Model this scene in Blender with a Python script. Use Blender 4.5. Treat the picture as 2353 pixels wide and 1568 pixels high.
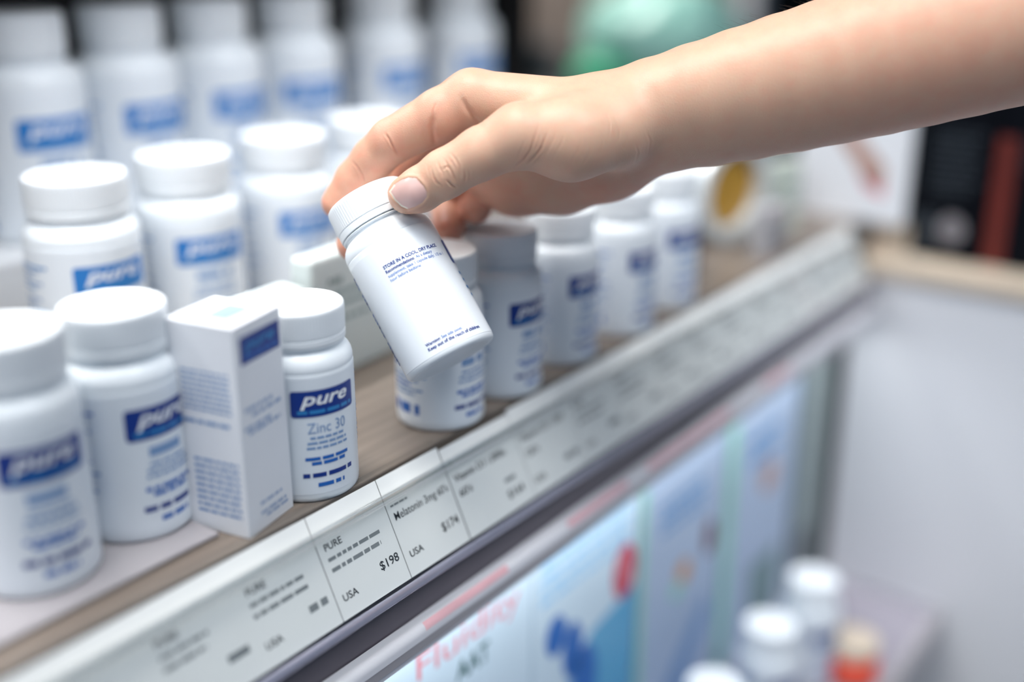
import bpy, bmesh, math, random
import numpy as np
from mathutils import Vector, Matrix
random.seed(7)
for o in list(bpy.data.objects):
    bpy.data.objects.remove(o, do_unlink=True)
scene = bpy.context.scene
COL = scene.collection
# ------------------------------------------------------------------ camera
cam_d = bpy.data.cameras.new('camera')
cam_d.lens = 41.309
cam_d.sensor_width = 36.0
cam_d.clip_start = 0.02
cam_d.dof.use_dof = True
cam_d.dof.focus_distance = 0.595
cam_d.dof.aperture_fstop = 1.3
cam = bpy.data.objects.new('camera', cam_d)
cam.location = (0, 0, 1.2745)
cam.rotation_euler = (math.radians(90 - 20.1176), 0, math.radians(-53.5542))
COL.objects.link(cam)
scene.camera = cam
# ------------------------------------------------------------------ world, lamps, exposure
world = bpy.data.worlds.new('world')
scene.world = world
world.use_nodes = True
bg = world.node_tree.nodes['Background']
bg.inputs[0].default_value = (0.40, 0.66, 1.0, 1)
bg.inputs[1].default_value = 0.22
def area_lamp(name, loc, target, size, size_y, energy, color, spread=math.pi):
    d = bpy.data.lights.new(name, 'AREA')
    d.shape = 'RECTANGLE'; d.size = size; d.size_y = size_y
    d.energy = energy; d.color = color
    d.spread = spread
    o = bpy.data.objects.new(name, d)
    o.location = loc
    o.rotation_euler = (Vector(target) - Vector(loc)).to_track_quat('-Z', 'Y').to_euler()
    COL.objects.link(o)
    return o
area_lamp('ceiling_lamp', (0.10, 0.50, 2.45), (0.33, 0.46, 1.0), 0.9, 0.6, 7.6, (1.0, 0.97, 0.93), math.radians(84))
area_lamp('side_lamp', (-1.3, 0.55, 2.0), (0.4, 0.5, 1.05), 1.3, 0.9, 14, (0.94, 0.97, 1.0))
area_lamp('aisle_lamp', (1.5, 2.2, 2.75), (1.6, 1.2, 0.9), 1.2, 1.0, 95, (1.0, 0.97, 0.93))
area_lamp('far_fill', (0.55, -0.6, 2.4), (1.0, 0.33, 0.85), 0.8, 0.8, 5.2, (0.95, 0.97, 1.0), math.radians(70))  # fill light added to brighten the counter and the far tags
area_lamp('upper_shelf_led', (0.40, 0.596, 1.3590), (0.40, 0.565, 1.0), 1.1, 0.010, 2.1, (0.97, 0.98, 1.0), math.radians(112))
area_lamp('display_shelf_led', (0.48, 0.358, 0.9040), (0.48, 0.362, 0.6), 1.1, 0.010, 0.72, (0.95, 0.98, 1.0))
vs = scene.view_settings
vs.view_transform = 'Standard'; vs.look = 'None'; vs.gamma = 1.0; vs.exposure = -0.2
vs.use_curve_mapping = False
scene.cycles.use_denoising = True
scene.cycles.max_bounces = 8
scene.cycles.transparent_max_bounces = 12

# ------------------------------------------------------------------ materials
def mat(name, color, rough=0.5, metal=0.0, spec=0.5, noise=0.0, nscale=40.0, bump=0.0, bscale=200.0,
        sss=0.0, coat=0.0):
    m = bpy.data.materials.new(name); m.use_nodes = True
    nt = m.node_tree; b = nt.nodes['Principled BSDF']
    b.inputs['Base Color'].default_value = (*color, 1)
    b.inputs['Roughness'].default_value = rough
    b.inputs['Metallic'].default_value = metal
    b.inputs['Specular IOR Level'].default_value = spec
    b.inputs['Coat Weight'].default_value = coat
    if sss:
        b.inputs['Subsurface Weight'].default_value = sss
        b.inputs['Subsurface Radius'].default_value = (1, .9, .8)
        b.inputs['Subsurface Scale'].default_value = 0.002
    tc = nt.nodes.new('ShaderNodeTexCoord')
    if noise:
        n = nt.nodes.new('ShaderNodeTexNoise'); n.inputs['Scale'].default_value = nscale
        n.inputs['Detail'].default_value = 4
        mx = nt.nodes.new('ShaderNodeMix'); mx.data_type = 'RGBA'
        mx.inputs[6].default_value = (*[c * (1 - noise) for c in color], 1)
        mx.inputs[7].default_value = (*[min(1, c * (1 + noise)) for c in color], 1)
        nt.links.new(tc.outputs['Object'], n.inputs['Vector'])
        nt.links.new(n.outputs['Fac'], mx.inputs[0])
        nt.links.new(mx.outputs[2], b.inputs['Base Color'])
    if bump:
        n2 = nt.nodes.new('ShaderNodeTexNoise'); n2.inputs['Scale'].default_value = bscale
        bp = nt.nodes.new('ShaderNodeBump'); bp.inputs['Strength'].default_value = bump
        bp.inputs['Distance'].default_value = 0.0005
        nt.links.new(tc.outputs['Object'], n2.inputs['Vector'])
        nt.links.new(n2.outputs['Fac'], bp.inputs['Height'])
        nt.links.new(bp.outputs['Normal'], b.inputs['Normal'])
    return m
M = {}
M['plastic'] = mat('white_plastic', (0.79, 0.84, 0.88), 0.30, noise=0.015, nscale=30)
M['cap'] = mat('white_cap_plastic', (0.82, 0.86, 0.89), 0.38, noise=0.015, nscale=60)
M['label'] = mat('glossy_label_paper', (0.77, 0.82, 0.87), 0.28, noise=0.012, nscale=50)
M['navy'] = mat('navy_ink', (0.006, 0.035, 0.24), 0.4, noise=0.05)
M['blue'] = mat('blue_ink', (0.015, 0.13, 0.48), 0.4, noise=0.05)
M['sky'] = mat('light_blue_ink', (0.03, 0.22, 0.52), 0.4, noise=0.05)
M['pale'] = mat('pale_blue_ink', (0.20, 0.33, 0.56), 0.5, noise=0.05)
M['paleblock'] = mat('faded_blue_ink', (0.30, 0.40, 0.74), 0.5, noise=0.03)
M['whiteink'] = mat('white_ink', (0.85, 0.88, 0.9), 0.4, noise=0.02)
M['bright'] = mat('hazed_navy_ink', (0.02, 0.19, 0.55), 0.4, noise=0.05)  # navy ink lightened to carry the back rows' overexposure and haze
M['fadeink'] = mat('faded_print', (0.36, 0.45, 0.62), 0.5, noise=0.04)
M['card'] = mat('white_cardboard', (0.80, 0.82, 0.86), 0.45, noise=0.02, nscale=80)
M['greencard'] = mat('pale_green_cardboard', (0.64, 0.70, 0.69), 0.5, noise=0.03)
M['darkgreen'] = mat('dark_green_ink', (0.02, 0.10, 0.10), 0.5, noise=0.05)
M['greengrey'] = mat('grey_green_ink', (0.16, 0.26, 0.27), 0.5, noise=0.05)
M['paper'] = mat('tag_paper', (0.84, 0.86, 0.85), 0.6, noise=0.03, nscale=25)
M['ink'] = mat('grey_black_ink', (0.012, 0.014, 0.018), 0.6, noise=0.1)
M['greyink'] = mat('mid_grey_ink', (0.22, 0.24, 0.25), 0.6, noise=0.1)
M['fascia'] = mat('dark_grey_metal', (0.115, 0.10, 0.12), 0.33, metal=0.0, spec=0.6, noise=0.1, nscale=15)
M['lip'] = mat('pale_grey_plastic', (0.78, 0.78, 0.82), 0.25, noise=0.06, nscale=20)
M['lipmetal'] = mat('brushed_grey_metal', (0.46, 0.44, 0.46), 0.38, metal=0.4, noise=0.08, nscale=25)
M['pink'] = mat('pink_tint', (0.78, 0.46, 0.50), 0.35, noise=0.15, nscale=30)
M['acrylic'] = mat('grey_acrylic', (0.34, 0.32, 0.335), 0.12, spec=0.7, noise=0.04)
M['lowboard'] = mat('grey_shelf_laminate', (0.33, 0.31, 0.36), 0.4, noise=0.05)
M['riser'] = mat('white_laminate', (0.72, 0.74, 0.76), 0.4, noise=0.03)
M['black'] = mat('black_cardboard', (0.004, 0.005, 0.008), 0.7, spec=0.04, noise=0.2)
M['slate'] = mat('slate_print', (0.03, 0.042, 0.055), 0.6, noise=0.2)
M['redprint'] = mat('dark_red_print', (0.13, 0.010, 0.004), 0.6, noise=0.25, nscale=25)
M['greyprint'] = mat('grey_print', (0.22, 0.21, 0.23), 0.5, noise=0.1)
M['backpanel'] = mat('dark_brown_panel', (0.030, 0.024, 0.020), 0.6, noise=0.2)
M['slat'] = mat('brown_slat_wood', (0.24, 0.195, 0.165), 0.6, noise=0.3, nscale=12)
M['post'] = mat('black_post', (0.004, 0.004, 0.005), 0.5, noise=0.1)
M['darkwall'] = mat('dark_blue_wall', (0.012, 0.018, 0.022), 0.6, noise=0.2)
M['mint'] = mat('mint_film', (0.36, 0.68, 0.58), 0.3, noise=0.25, nscale=30)
M['emerald'] = mat('emerald_film', (0.0, 0.30, 0.15), 0.35, noise=0.3, nscale=30)
M['counter'] = mat('pale_grey_laminate', (0.70, 0.71, 0.74), 0.45, noise=0.02, nscale=4)
M['beige'] = mat('beige_edge_laminate', (0.58, 0.49, 0.39), 0.45, noise=0.06)
M['floor'] = mat('grey_floor_tile', (0.42, 0.41, 0.43), 0.4, noise=0.06, nscale=5)
M['wallpaint'] = mat('grey_wall_paint', (0.25, 0.24, 0.24), 0.7, noise=0.05)
M['gold'] = mat('gold_print', (0.42, 0.23, 0.03), 0.35, noise=0.3, nscale=40)
M['tin'] = mat('bright_tin', (0.80, 0.86, 0.88), 0.22, metal=0.35, noise=0.03)
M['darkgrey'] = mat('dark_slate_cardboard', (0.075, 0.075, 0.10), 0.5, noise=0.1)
M['pouch'] = mat('pale_green_pouch', (0.56, 0.62, 0.55), 0.4, noise=0.1)
M['greybox'] = mat('grey_cardboard', (0.40, 0.40, 0.42), 0.5, noise=0.12)
M['tan'] = mat('tan_print', (0.48, 0.30, 0.25), 0.5, noise=0.15)
M['redball'] = mat('orange_red_plastic', (0.85, 0.10, 0.05), 0.35, noise=0.05)
M['skyblue'] = mat('sky_blue_print', (0.10, 0.40, 0.66), 0.4, noise=0.12, nscale=8)
M['deepblue'] = mat('deep_blue_print', (0.0, 0.13, 0.50), 0.4, noise=0.1)
M['redlogo'] = mat('red_print', (0.62, 0.02, 0.07), 0.4, noise=0.2)
M['pinkink'] = mat('pink_red_ink', (0.75, 0.25, 0.30), 0.4, noise=0.1)
M['icecard'] = mat('ice_blue_cardboard', (0.62, 0.76, 0.86), 0.4, noise=0.04, nscale=15)
M['bluegrey'] = mat('blue_grey_cardboard', (0.40, 0.50, 0.66), 0.4, noise=0.06, nscale=15)
M['greenedge'] = mat('green_print', (0.30, 0.62, 0.50), 0.4, noise=0.1)
M['iceink'] = mat('faint_blue_ink', (0.34, 0.60, 0.84), 0.45, noise=0.05)
M['endcard'] = mat('grey_green_cardboard', (0.30, 0.36, 0.36), 0.5, noise=0.05)
M['orange'] = mat('orange_print', (0.60, 0.28, 0.08), 0.4, noise=0.1)

def wood_mat():
    m = bpy.data.materials.new('grey_brown_wood_laminate'); m.use_nodes = True
    nt = m.node_tree; b = nt.nodes['Principled BSDF']
    tc = nt.nodes.new('ShaderNodeTexCoord'); mp = nt.nodes.new('ShaderNodeMapping')
    mp.inputs['Scale'].default_value = (6, 130, 130)
    n = nt.nodes.new('ShaderNodeTexNoise'); n.inputs['Scale'].default_value = 1.0; n.inputs['Detail'].default_value = 5
    cr = nt.nodes.new('ShaderNodeValToRGB')
    cr.color_ramp.elements[0].position = 0.3; cr.color_ramp.elements[0].color = (0.125, 0.10, 0.082, 1)
    cr.color_ramp.elements[1].position = 0.72; cr.color_ramp.elements[1].color = (0.25, 0.205, 0.17, 1)
    nt.links.new(tc.outputs['Object'], mp.inputs['Vector']); nt.links.new(mp.outputs['Vector'], n.inputs['Vector'])
    nt.links.new(n.outputs['Fac'], cr.inputs['Fac']); nt.links.new(cr.outputs['Color'], b.inputs['Base Color'])
    b.inputs['Roughness'].default_value = 0.35
    return m
M['wood'] = wood_mat()

def clear_mat(name, tint, gloss=1.0, rough=0.06):
    m = bpy.data.materials.new(name); m.use_nodes = True
    nt = m.node_tree; nt.nodes.clear()
    out = nt.nodes.new('ShaderNodeOutputMaterial'); mx = nt.nodes.new('ShaderNodeMixShader')
    tr = nt.nodes.new('ShaderNodeBsdfTransparent'); tr.inputs[0].default_value = (*tint, 1)
    gl = nt.nodes.new('ShaderNodeBsdfGlossy'); gl.inputs['Color'].default_value = (1, 1, 1, 1)
    gl.inputs['Roughness'].default_value = rough
    lw = nt.nodes.new('ShaderNodeLayerWeight'); lw.inputs['Blend'].default_value = 0.5
    pw = nt.nodes.new('ShaderNodeMath'); pw.operation = 'POWER'; pw.inputs[1].default_value = 4.0
    mu = nt.nodes.new('ShaderNodeMath'); mu.operation = 'MULTIPLY_ADD'; mu.inputs[1].default_value = 0.8; mu.inputs[2].default_value = 0.04 * gloss
    nt.links.new(lw.outputs['Facing'], pw.inputs[0]); nt.links.new(pw.outputs[0], mu.inputs[0]); nt.links.new(mu.outputs[0], mx.inputs[0])
    nt.links.new(tr.outputs[0], mx.inputs[1])
    nt.links.new(gl.outputs[0], mx.inputs[2]); nt.links.new(mx.outputs[0], out.inputs['Surface'])
    return m
M['clear'] = clear_mat('clear_plastic', (0.98, 0.985, 0.985), 0.8)
M['clearbead'] = mat('lilac_clear_bead', (0.42, 0.42, 0.52), 0.14, metal=0.6, spec=1.0, noise=0.05)
M['roll'] = clear_mat('clear_rolled_plastic', (0.95, 0.96, 0.95), 8.0, 0.10)

# ------------------------------------------------------------------ helpers
def tag(o, label=None, cat=None, group=None, kind=None):
    if label: o['label'] = label
    if cat: o['category'] = cat
    if group: o['group'] = group
    if kind: o['kind'] = kind
    return o
def empty(name, loc=(0, 0, 0), rot=(0, 0, 0)):
    o = bpy.data.objects.new(name, None); o.location = loc; o.rotation_euler = rot
    o.empty_display_size = 0.02
    COL.objects.link(o); return o
def link(name, me, parent=None, loc=None, rot=None):
    o = bpy.data.objects.new(name, me); COL.objects.link(o)
    if parent: o.parent = parent
    if loc: o.location = loc
    if rot: o.rotation_euler = rot
    return o
def mesh_from(name, verts, faces, mats, mi=None, smooth=False, angle=None):
    me = bpy.data.meshes.new(name); me.from_pydata([tuple(v) for v in verts], [], faces)
    for m in mats: me.materials.append(m)
    if mi: me.polygons.foreach_set('material_index', mi)
    if smooth:
        me.polygons.foreach_set('use_smooth', [True] * len(me.polygons))
        if angle: me.set_sharp_from_angle(angle=math.radians(angle))
    me.update(); return me
def box_mesh(name, lo, hi, m, bev=0.0):
    bm = bmesh.new()
    bmesh.ops.create_cube(bm, size=1.0)
    c = [(lo[i] + hi[i]) / 2 for i in range(3)]; s = [hi[i] - lo[i] for i in range(3)]
    for v in bm.verts: v.co = Vector([c[i] + v.co[i] * s[i] for i in range(3)])
    if bev: bmesh.ops.bevel(bm, geom=bm.edges[:], offset=bev, segments=2, profile=0.5, affect='EDGES')
    me = bpy.data.meshes.new(name); bm.to_mesh(me); bm.free(); me.materials.append(m)
    return me
def box(name, lo, hi, m, parent=None, bev=0.0):
    return link(name, box_mesh(name, lo, hi, m, bev), parent)
def extrude_x(name, prof, x0, x1, m, parent=None, closed=True, nx=1, smooth=False):
    n = len(prof); vs_, fs = [], []
    xs = [x0 + (x1 - x0) * i / nx for i in range(nx + 1)]
    for x in xs: vs_ += [(x, y, z) for y, z in prof]
    for j in range(nx):
        for i in range(n if closed else n - 1):
            k = (i + 1) % n
            fs.append((j * n + i, j * n + k, (j + 1) * n + k, (j + 1) * n + i))
    if closed:
        fs.append(tuple(range(n - 1, -1, -1))); fs.append(tuple(nx * n + i for i in range(n)))
    me = mesh_from(name, vs_, fs, [m], smooth=smooth, angle=35 if smooth else None)
    bm = bmesh.new(); bm.from_mesh(me); bmesh.ops.recalc_face_normals(bm, faces=bm.faces[:]); bm.to_mesh(me); bm.free()
    return link(name, me, parent)
def lathe(name, prof, m, seg=64, angle=40):
    vs_, fs = [], []
    n = len(prof)
    for i in range(seg):
        a = 2 * math.pi * i / seg
        for rr, z in prof: vs_.append((rr * math.cos(a), rr * math.sin(a), z))
    for i in range(seg):
        j = (i + 1) % seg
        for k in range(n - 1):
            fs.append((i * n + k, j * n + k, j * n + k + 1, i * n + k + 1))
    if prof[0][0] > 1e-6: fs.append(tuple(i * n for i in range(seg))[::-1])
    if prof[-1][0] > 1e-6: fs.append(tuple(i * n + n - 1 for i in range(seg)))
    me = mesh_from(name, vs_, fs, [m], smooth=True, angle=angle)
    bm = bmesh.new(); bm.from_mesh(me); bmesh.ops.remove_doubles(bm, verts=bm.verts[:], dist=1e-6)
    bmesh.ops.recalc_face_normals(bm, faces=bm.faces[:]); bm.to_mesh(me); bm.free()
    return me
def copy_tree(o, parent=None):
    c = o.copy(); COL.objects.link(c)
    if parent: c.parent = parent
    for ch in list(o.children): copy_tree(ch, c)
    return c

# ------------------------------------------------------------------ printed matter (flat ink shapes laid on a surface)
_tc = {}
def text_geo(body, bold=0.0, shear=0.0):
    key = (body, bold, shear)
    if key not in _tc:
        cu = bpy.data.curves.new('lettering_source', 'FONT'); cu.body = body; cu.size = 1.0
        cu.offset = bold; cu.shear = shear; cu.resolution_u = 3
        ob = bpy.data.objects.new('lettering_source', cu); COL.objects.link(ob)
        dg = bpy.context.evaluated_depsgraph_get(); ev = ob.evaluated_get(dg); me = ev.to_mesh()
        v = np.array([x.co[:2] for x in me.vertices]) if len(me.vertices) else np.zeros((0, 2))
        f = [tuple(p.vertices) for p in me.polygons]
        ev.to_mesh_clear(); bpy.data.objects.remove(ob); bpy.data.curves.remove(cu)
        _tc[key] = (v, f)
    return _tc[key]
class Print:
    def __init__(s): s.v, s.f, s.mi = [], [], []
    def rect(s, x0, y0, x1, y1, mi, lift=1, step=2.5, round_=0.0):
        n = max(1, int(abs(x1 - x0) / step)); xs = [x0 + (x1 - x0) * i / n for i in range(n + 1)]
        if round_: xs = sorted(set(xs + [x0 + round_ * t for t in (0, .1, .3, .6, 1)] + [x1 - round_ * t for t in (0, .1, .3, .6, 1)]))
        b = len(s.v)
        for x in xs:
            e = min(x - x0, x1 - x); d = 0
            if round_ and e < round_: d = round_ - math.sqrt(max(0, round_ ** 2 - (round_ - e) ** 2))
            s.v += [(x, y0 + d, lift), (x, y1 - d, lift)]
        for i in range(len(xs) - 1):
            s.f.append((b + 2 * i, b + 2 * i + 2, b + 2 * i + 3, b + 2 * i + 1)); s.mi.append(mi)
    def disc(s, cx, cy, rx, ry, mi, lift=1, n=24):
        b = len(s.v); s.v.append((cx, cy, lift))
        for i in range(n): s.v.append((cx + rx * math.cos(2 * math.pi * i / n), cy + ry * math.sin(2 * math.pi * i / n), lift))
        for i in range(n): s.f.append((b, b + 1 + i, b + 1 + (i + 1) % n)); s.mi.append(mi)
    def poly(s, pts, mi, lift=1):
        b = len(s.v); s.v += [(x, y, lift) for x, y in pts]; s.f.append(tuple(range(b, b + len(pts)))); s.mi.append(mi)
    def text(s, body, x, y, size, mi, lift=2, bold=0.0, shear=0.0, width=None, align='l', rot=0.0):
        v, f = text_geo(body, bold, shear)
        if not len(v): return 0
        w = v[:, 0].max() * size; sx = size
        if width: sx = size * width / w; w = width
        ox = {'l': 0, 'c': -w / 2, 'r': -w}[align]
        b = len(s.v); c_, s_ = math.cos(rot), math.sin(rot)
        for a, q in v:
            px, py = a * sx + ox, q * size
            s.v.append((x + px * c_ - py * s_, y + px * s_ + py * c_, lift))
        for q in f: s.f.append(tuple(b + k for k in q)); s.mi.append(mi)
        return w
    def words(s, x0, x1, y, h, mi, lift=1, seed=0):
        rg = random.Random(seed * 31 + int(y * 10)); x = x0
        while x < x1:
            w = rg.uniform(1.2, 4.5) * max(.6, h); e = min(x1, x + w)
            if e - x > .4: s.rect(x, y, e, y + h, mi, lift)
            x = e + h * .55
    def on_cylinder(s, name, R, mats, unit=0.001):
        vs_ = []
        for x, y, l in s.v:
            a = x * unit / R; rr = R + 0.00018 + 0.00012 * l
            vs_.append((rr * math.sin(a), -rr * math.cos(a), y * unit))
        return mesh_from(name, vs_, s.f, mats, s.mi)
    def on_plane(s, name, o, ux, uy, mats, unit=0.001):
        o, ux, uy = Vector(o), Vector(ux).normalized(), Vector(uy).normalized(); n = ux.cross(uy)
        return mesh_from(name, [o + ux * (x * unit) + uy * (y * unit) + n * (0.00012 * l) for x, y, l in s.v], s.f, mats, s.mi)

# ------------------------------------------------------------------ the display shelf (setting of the products)
shelf = tag(empty('display_shelf', (0.5, 0.6, 0.98)), 'wood-topped shop shelf with a dark metal front edge and pale lip, holding the white bottles', 'shelf')
def sh(o):
    o.parent = shelf; o.location = Vector(o.location) - shelf.location; return o
sh(box('shelf_board', (-0.15, 0.3815, 0.978), (1.075, 0.86, 1.0), M['wood'], bev=0.0008))
sh(extrude_x('front_fascia', [(0.3795, 0.977), (0.3795, 0.946), (0.366, 0.9455), (0.3605, 0.943), (0.3585, 0.938), (0.3585, 0.918), (0.380, 0.918), (0.40, 0.95), (0.40, 0.977)], -0.15, 1.06, M['fascia'], smooth=True))
lip_prof = [(0.3578, 0.9235)] + [(0.3535 - 0.0045 * math.sin(t), 0.9185 + 0.005 * math.cos(t)) for t in [i * math.pi / 2 / 8 for i in range(9)]] + [(0.349, 0.9155), (0.3575, 0.9155)]
sh(extrude_x('front_lip', lip_prof, -0.15, 1.055, M['lip'], smooth=True))
sh(extrude_x('underside_rail', [(0.3497, 0.9150), (0.3497, 0.9095), (0.352, 0.9075), (0.40, 0.9075), (0.40, 0.9150)], -0.15, 1.055, M['lipmetal'], smooth=True))
sh(box('led_strip', (-0.1, 0.352, 0.9045), (1.05, 0.364, 0.9073), M['lip']))
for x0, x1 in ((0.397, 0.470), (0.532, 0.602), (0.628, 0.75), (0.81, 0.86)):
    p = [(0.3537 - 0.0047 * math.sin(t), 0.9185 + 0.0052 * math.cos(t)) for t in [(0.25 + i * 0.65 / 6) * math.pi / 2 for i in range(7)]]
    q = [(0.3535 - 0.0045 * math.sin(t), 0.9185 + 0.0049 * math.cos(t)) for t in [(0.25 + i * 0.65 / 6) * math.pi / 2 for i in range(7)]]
    o = sh(extrude_x('pink_strip', p + q[::-1], x0, x1, M['pink'])); o['label'] = 'pink strip on the pale lip'  # short pink segments following the curve of the lip
# stepped stand behind the front row
stand = tag(empty('trim_2', (0.45, 0.78, 1.0)), kind='structure')
for nm, lo, hi in (('step_top', (-0.1, 0.728, 1.043), (1.02, 0.855, 1.0507)), ('step_front', (-0.1, 0.728, 1.0), (1.02, 0.736, 1.0428))):
    o = box(nm, lo, hi, M['riser'], bev=0.001); o.parent = stand; o.location = -Vector(stand.location)
tag(box('acrylic_mat', (-0.10, 0.397, 1.0002), (0.308, 0.470, 1.0026), M['acrylic'], bev=0.0008),
    'glossy grey acrylic mat under the two tallest front bottles', 'mat')

# ------------------------------------------------------------------ bottles
def body_profile(R, H, k=1.0):
    s, t = R / 0.025, H / 0.1
    p = [(0, 1.4), (18, 1.4), (20.5, 0), (22.6, 0.0), (23.9, 0.5), (24.7, 1.5), (25, 3), (25, 68.5), (24.9, 69.2), (24.72, 69.5), (24.85, 70.2), (24.8, 72), (24.3, 74.2), (23.3, 76.2),
         (21.9, 77.8), (20.9, 78.6), (20.4, 79.3), (20.3, 80.2), (21.5, 80.5), (21.7, 81.0), (21.5, 81.5), (20.0, 81.8), (20.0, 84)]
    p = [(a if b < 73 else a * (1 - (1 - k) * min(1, (b - 73) / 6.3)), b) for a, b in p]
    return [(a * s * 0.001, b * t * 0.001) for a, b in p]
def cap_mesh(R, H, ribs, k=1.0):
    s, t = R / 0.025 * k, H / 0.1
    prof = [(20.6, 82.0, 0), (21.7, 82.0, 0), (22.0, 82.3, 0), (22.0, 85.2, 0), (21.8, 85.5, 0), (21.35, 85.6, 0), (21.35, 86.0, 0), (21.9, 86.2, 0), (22.0, 86.6, 1), (22.0, 97.3, 1), (21.95, 98.2, 0), (21.6, 99.3, 0),
            (20.9, 99.9, 0), (20.3, 100.0, 0), (19.6, 99.9, 0), (18.9, 99.7, 0), (0.0, 99.7, 0)]
    seg = ribs * 4; n = len(prof); vs_, fs = [], []
    for i in range(seg):
        a = 2 * math.pi * i / seg; d = -0.20 if i % 4 in (0, 1) else 0.06
        for rr, z, rib in prof:
            q = (rr + (d if rib else 0)) * s * 0.001
            vs_.append((q * math.cos(a), q * math.sin(a), z * t * 0.001))
    for i in range(seg):
        j = (i + 1) % seg
        for k in range(n - 1): fs.append((i * n + k, j * n + k, j * n + k + 1, i * n + k + 1))
    me = mesh_from('cap', vs_, fs, [M['cap']], smooth=True, angle=28)
    bm = bmesh.new(); bm.from_mesh(me); bmesh.ops.remove_doubles(bm, verts=bm.verts[:], dist=1e-7)
    bmesh.ops.recalc_face_normals(bm, faces=bm.faces[:]); bm.to_mesh(me); bm.free()
    return me
def label_mesh(R, H, a0=-178, a1=172, z0=5.0, z1=68.0):
    n = 60; vs_, fs = [], []
    for i in range(n + 1):
        a = math.radians(a0 + (a1 - a0) * i / n)
        for rr, z in ((R + 0.00002, z0), (R + 0.00012, z0), (R + 0.00012, z1), (R + 0.00002, z1)):
            vs_.append((rr * math.sin(a), -rr * math.cos(a), z * H / 0.1 * 0.001))
    for i in range(n):
        for k in range(3): fs.append((4 * i + k, 4 * i + 4 + k, 4 * i + 5 + k, 4 * i + 1 + k))
    return mesh_from('label', vs_, fs, [M['label']], smooth=True, angle=40)
INK = [M['navy'], M['whiteink'], M['blue'], M['pale'], M['sky']]
INK_HAZED = [M['bright'], M['whiteink'], M['sky'], M['pale'], M['sky']]  # inks with the haze of the rear rows mixed into the blue
def front_print(R, H, inks, name=None, seed=1, side=True, drop=3.5):
    p = Print(); s, t = R / 0.025, H / 0.1
    p.rect(-17.5 * s, 49.5 * t, 17.5 * s, 63.5 * t, 0, 1, round_=1.6 * s)
    p.text('pure', 0, 56.0 * t, 9.6 * t, 1, 2, bold=0.02, shear=0.3, width=25 * s, align='c')
    p.words(-14.5 * s, 15.5 * s, 51.2 * t, 1.9 * t, 4, 2, seed)
    if name:
        p.text(name, 0, 40.6 * t, 8.2 * t, 3, 1, width=20.5 * s, align='c')
    else:
        p.words(-9 * s, 9 * s, 41.5 * t, 4.2 * t, 3, 1, seed + 1)
    for y, h, x in ((37.4, 1.3, 9), (34.6, 1.3, 10.5), (31.9, 1.3, 11)): p.words(-x * s, x * s, y * t, h * t, 3, 1, seed + 2)
    for y, h, x in ((25.8, 1.8, 12), (23.2, 1.8, 9)): p.words(-x * s, x * s, y * t, h * t, 2, 1, seed + 3)
    p.words(-13.5 * s, 14.5 * s, 16.4 * t, 2.4 * t, 0, 1, seed + 4)
    p.words(-6.5 * s, 8 * s, 11.0 * t, 2.2 * t, 2, 1, seed + 5)
    if side:
        for sg in (-1, 1):
            c = 42 * sg
            for k in range(15):
                y = 62 - k * 2.7
                if k in (5, 9): continue
                w = 13 - (k * 7 % 5) * 1.3
                p.words((c - 13) * s, (c - 13 + 2 * w) * s, y * t, 1.35 * t, 3 if k % 4 else 2, 1, seed + 6 + k)
        for a, b in ((-55, -50), (-48, -40), (-37, -34)): p.rect(a * s, 13 * t, b * s, 19 * t, 2, 1)
    p.v = [(x, y - drop * t, l) for x, y, l in p.v]
    return p
SIZES = {'small': (0.025, 0.100), 'tall': (0.027, 0.112), 'medium': (0.0348, 0.126), 'large': (0.0408, 0.158)}
CAPK = {'large': 0.86}
MESH = {}
for k, (R, H) in SIZES.items():
    MESH[k] = dict(body=lathe('body', body_profile(R, H, CAPK.get(k, 1.0)), M['plastic'], 72), cap=cap_mesh(R, H, 84, CAPK.get(k, 1.0)), label=label_mesh(R, H),
                   print=front_print(R, H, INK if k in ('small', 'tall') else INK_HAZED, seed=3, drop={'small': 3.5, 'tall': 2.5, 'medium': 3.0, 'large': 7.0}[k]).on_cylinder('lettering', R, INK if k in ('small', 'tall') else INK_HAZED))
def bottle(kind, label, group=None, loc=(0, 0, 0), rz=0.0, lettering=None, lab=None):
    root = tag(empty('supplement_bottle', loc, (0, 0, math.radians(rz))), label, 'bottle', group)
    link('body', MESH[kind]['body'], root); link('cap', MESH[kind]['cap'], root)
    l = link('label', lab or MESH[kind]['label'], root)
    link('lettering', lettering or MESH[kind]['print'], l)
    return root
def facing(x, y, off):        # rotation that turns the label's front `off` degrees from the aisle-side line of sight
    return math.degrees(math.atan2(-y, -x)) + off + 90
FRONT = 'white supplement bottles in the front row of the shelf'
zinc_print = front_print(0.025, 0.1, INK, 'Zinc 30', 11, drop=2.0).on_cylinder('lettering', 0.025, INK)
bottle('small', 'white pill bottle with blue pure label reading Zinc 30, beside the narrow carton', FRONT, (0.3735, 0.4045, 1.0), facing(.3735, .4045, 24), zinc_print).scale.z = 0.973
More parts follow.
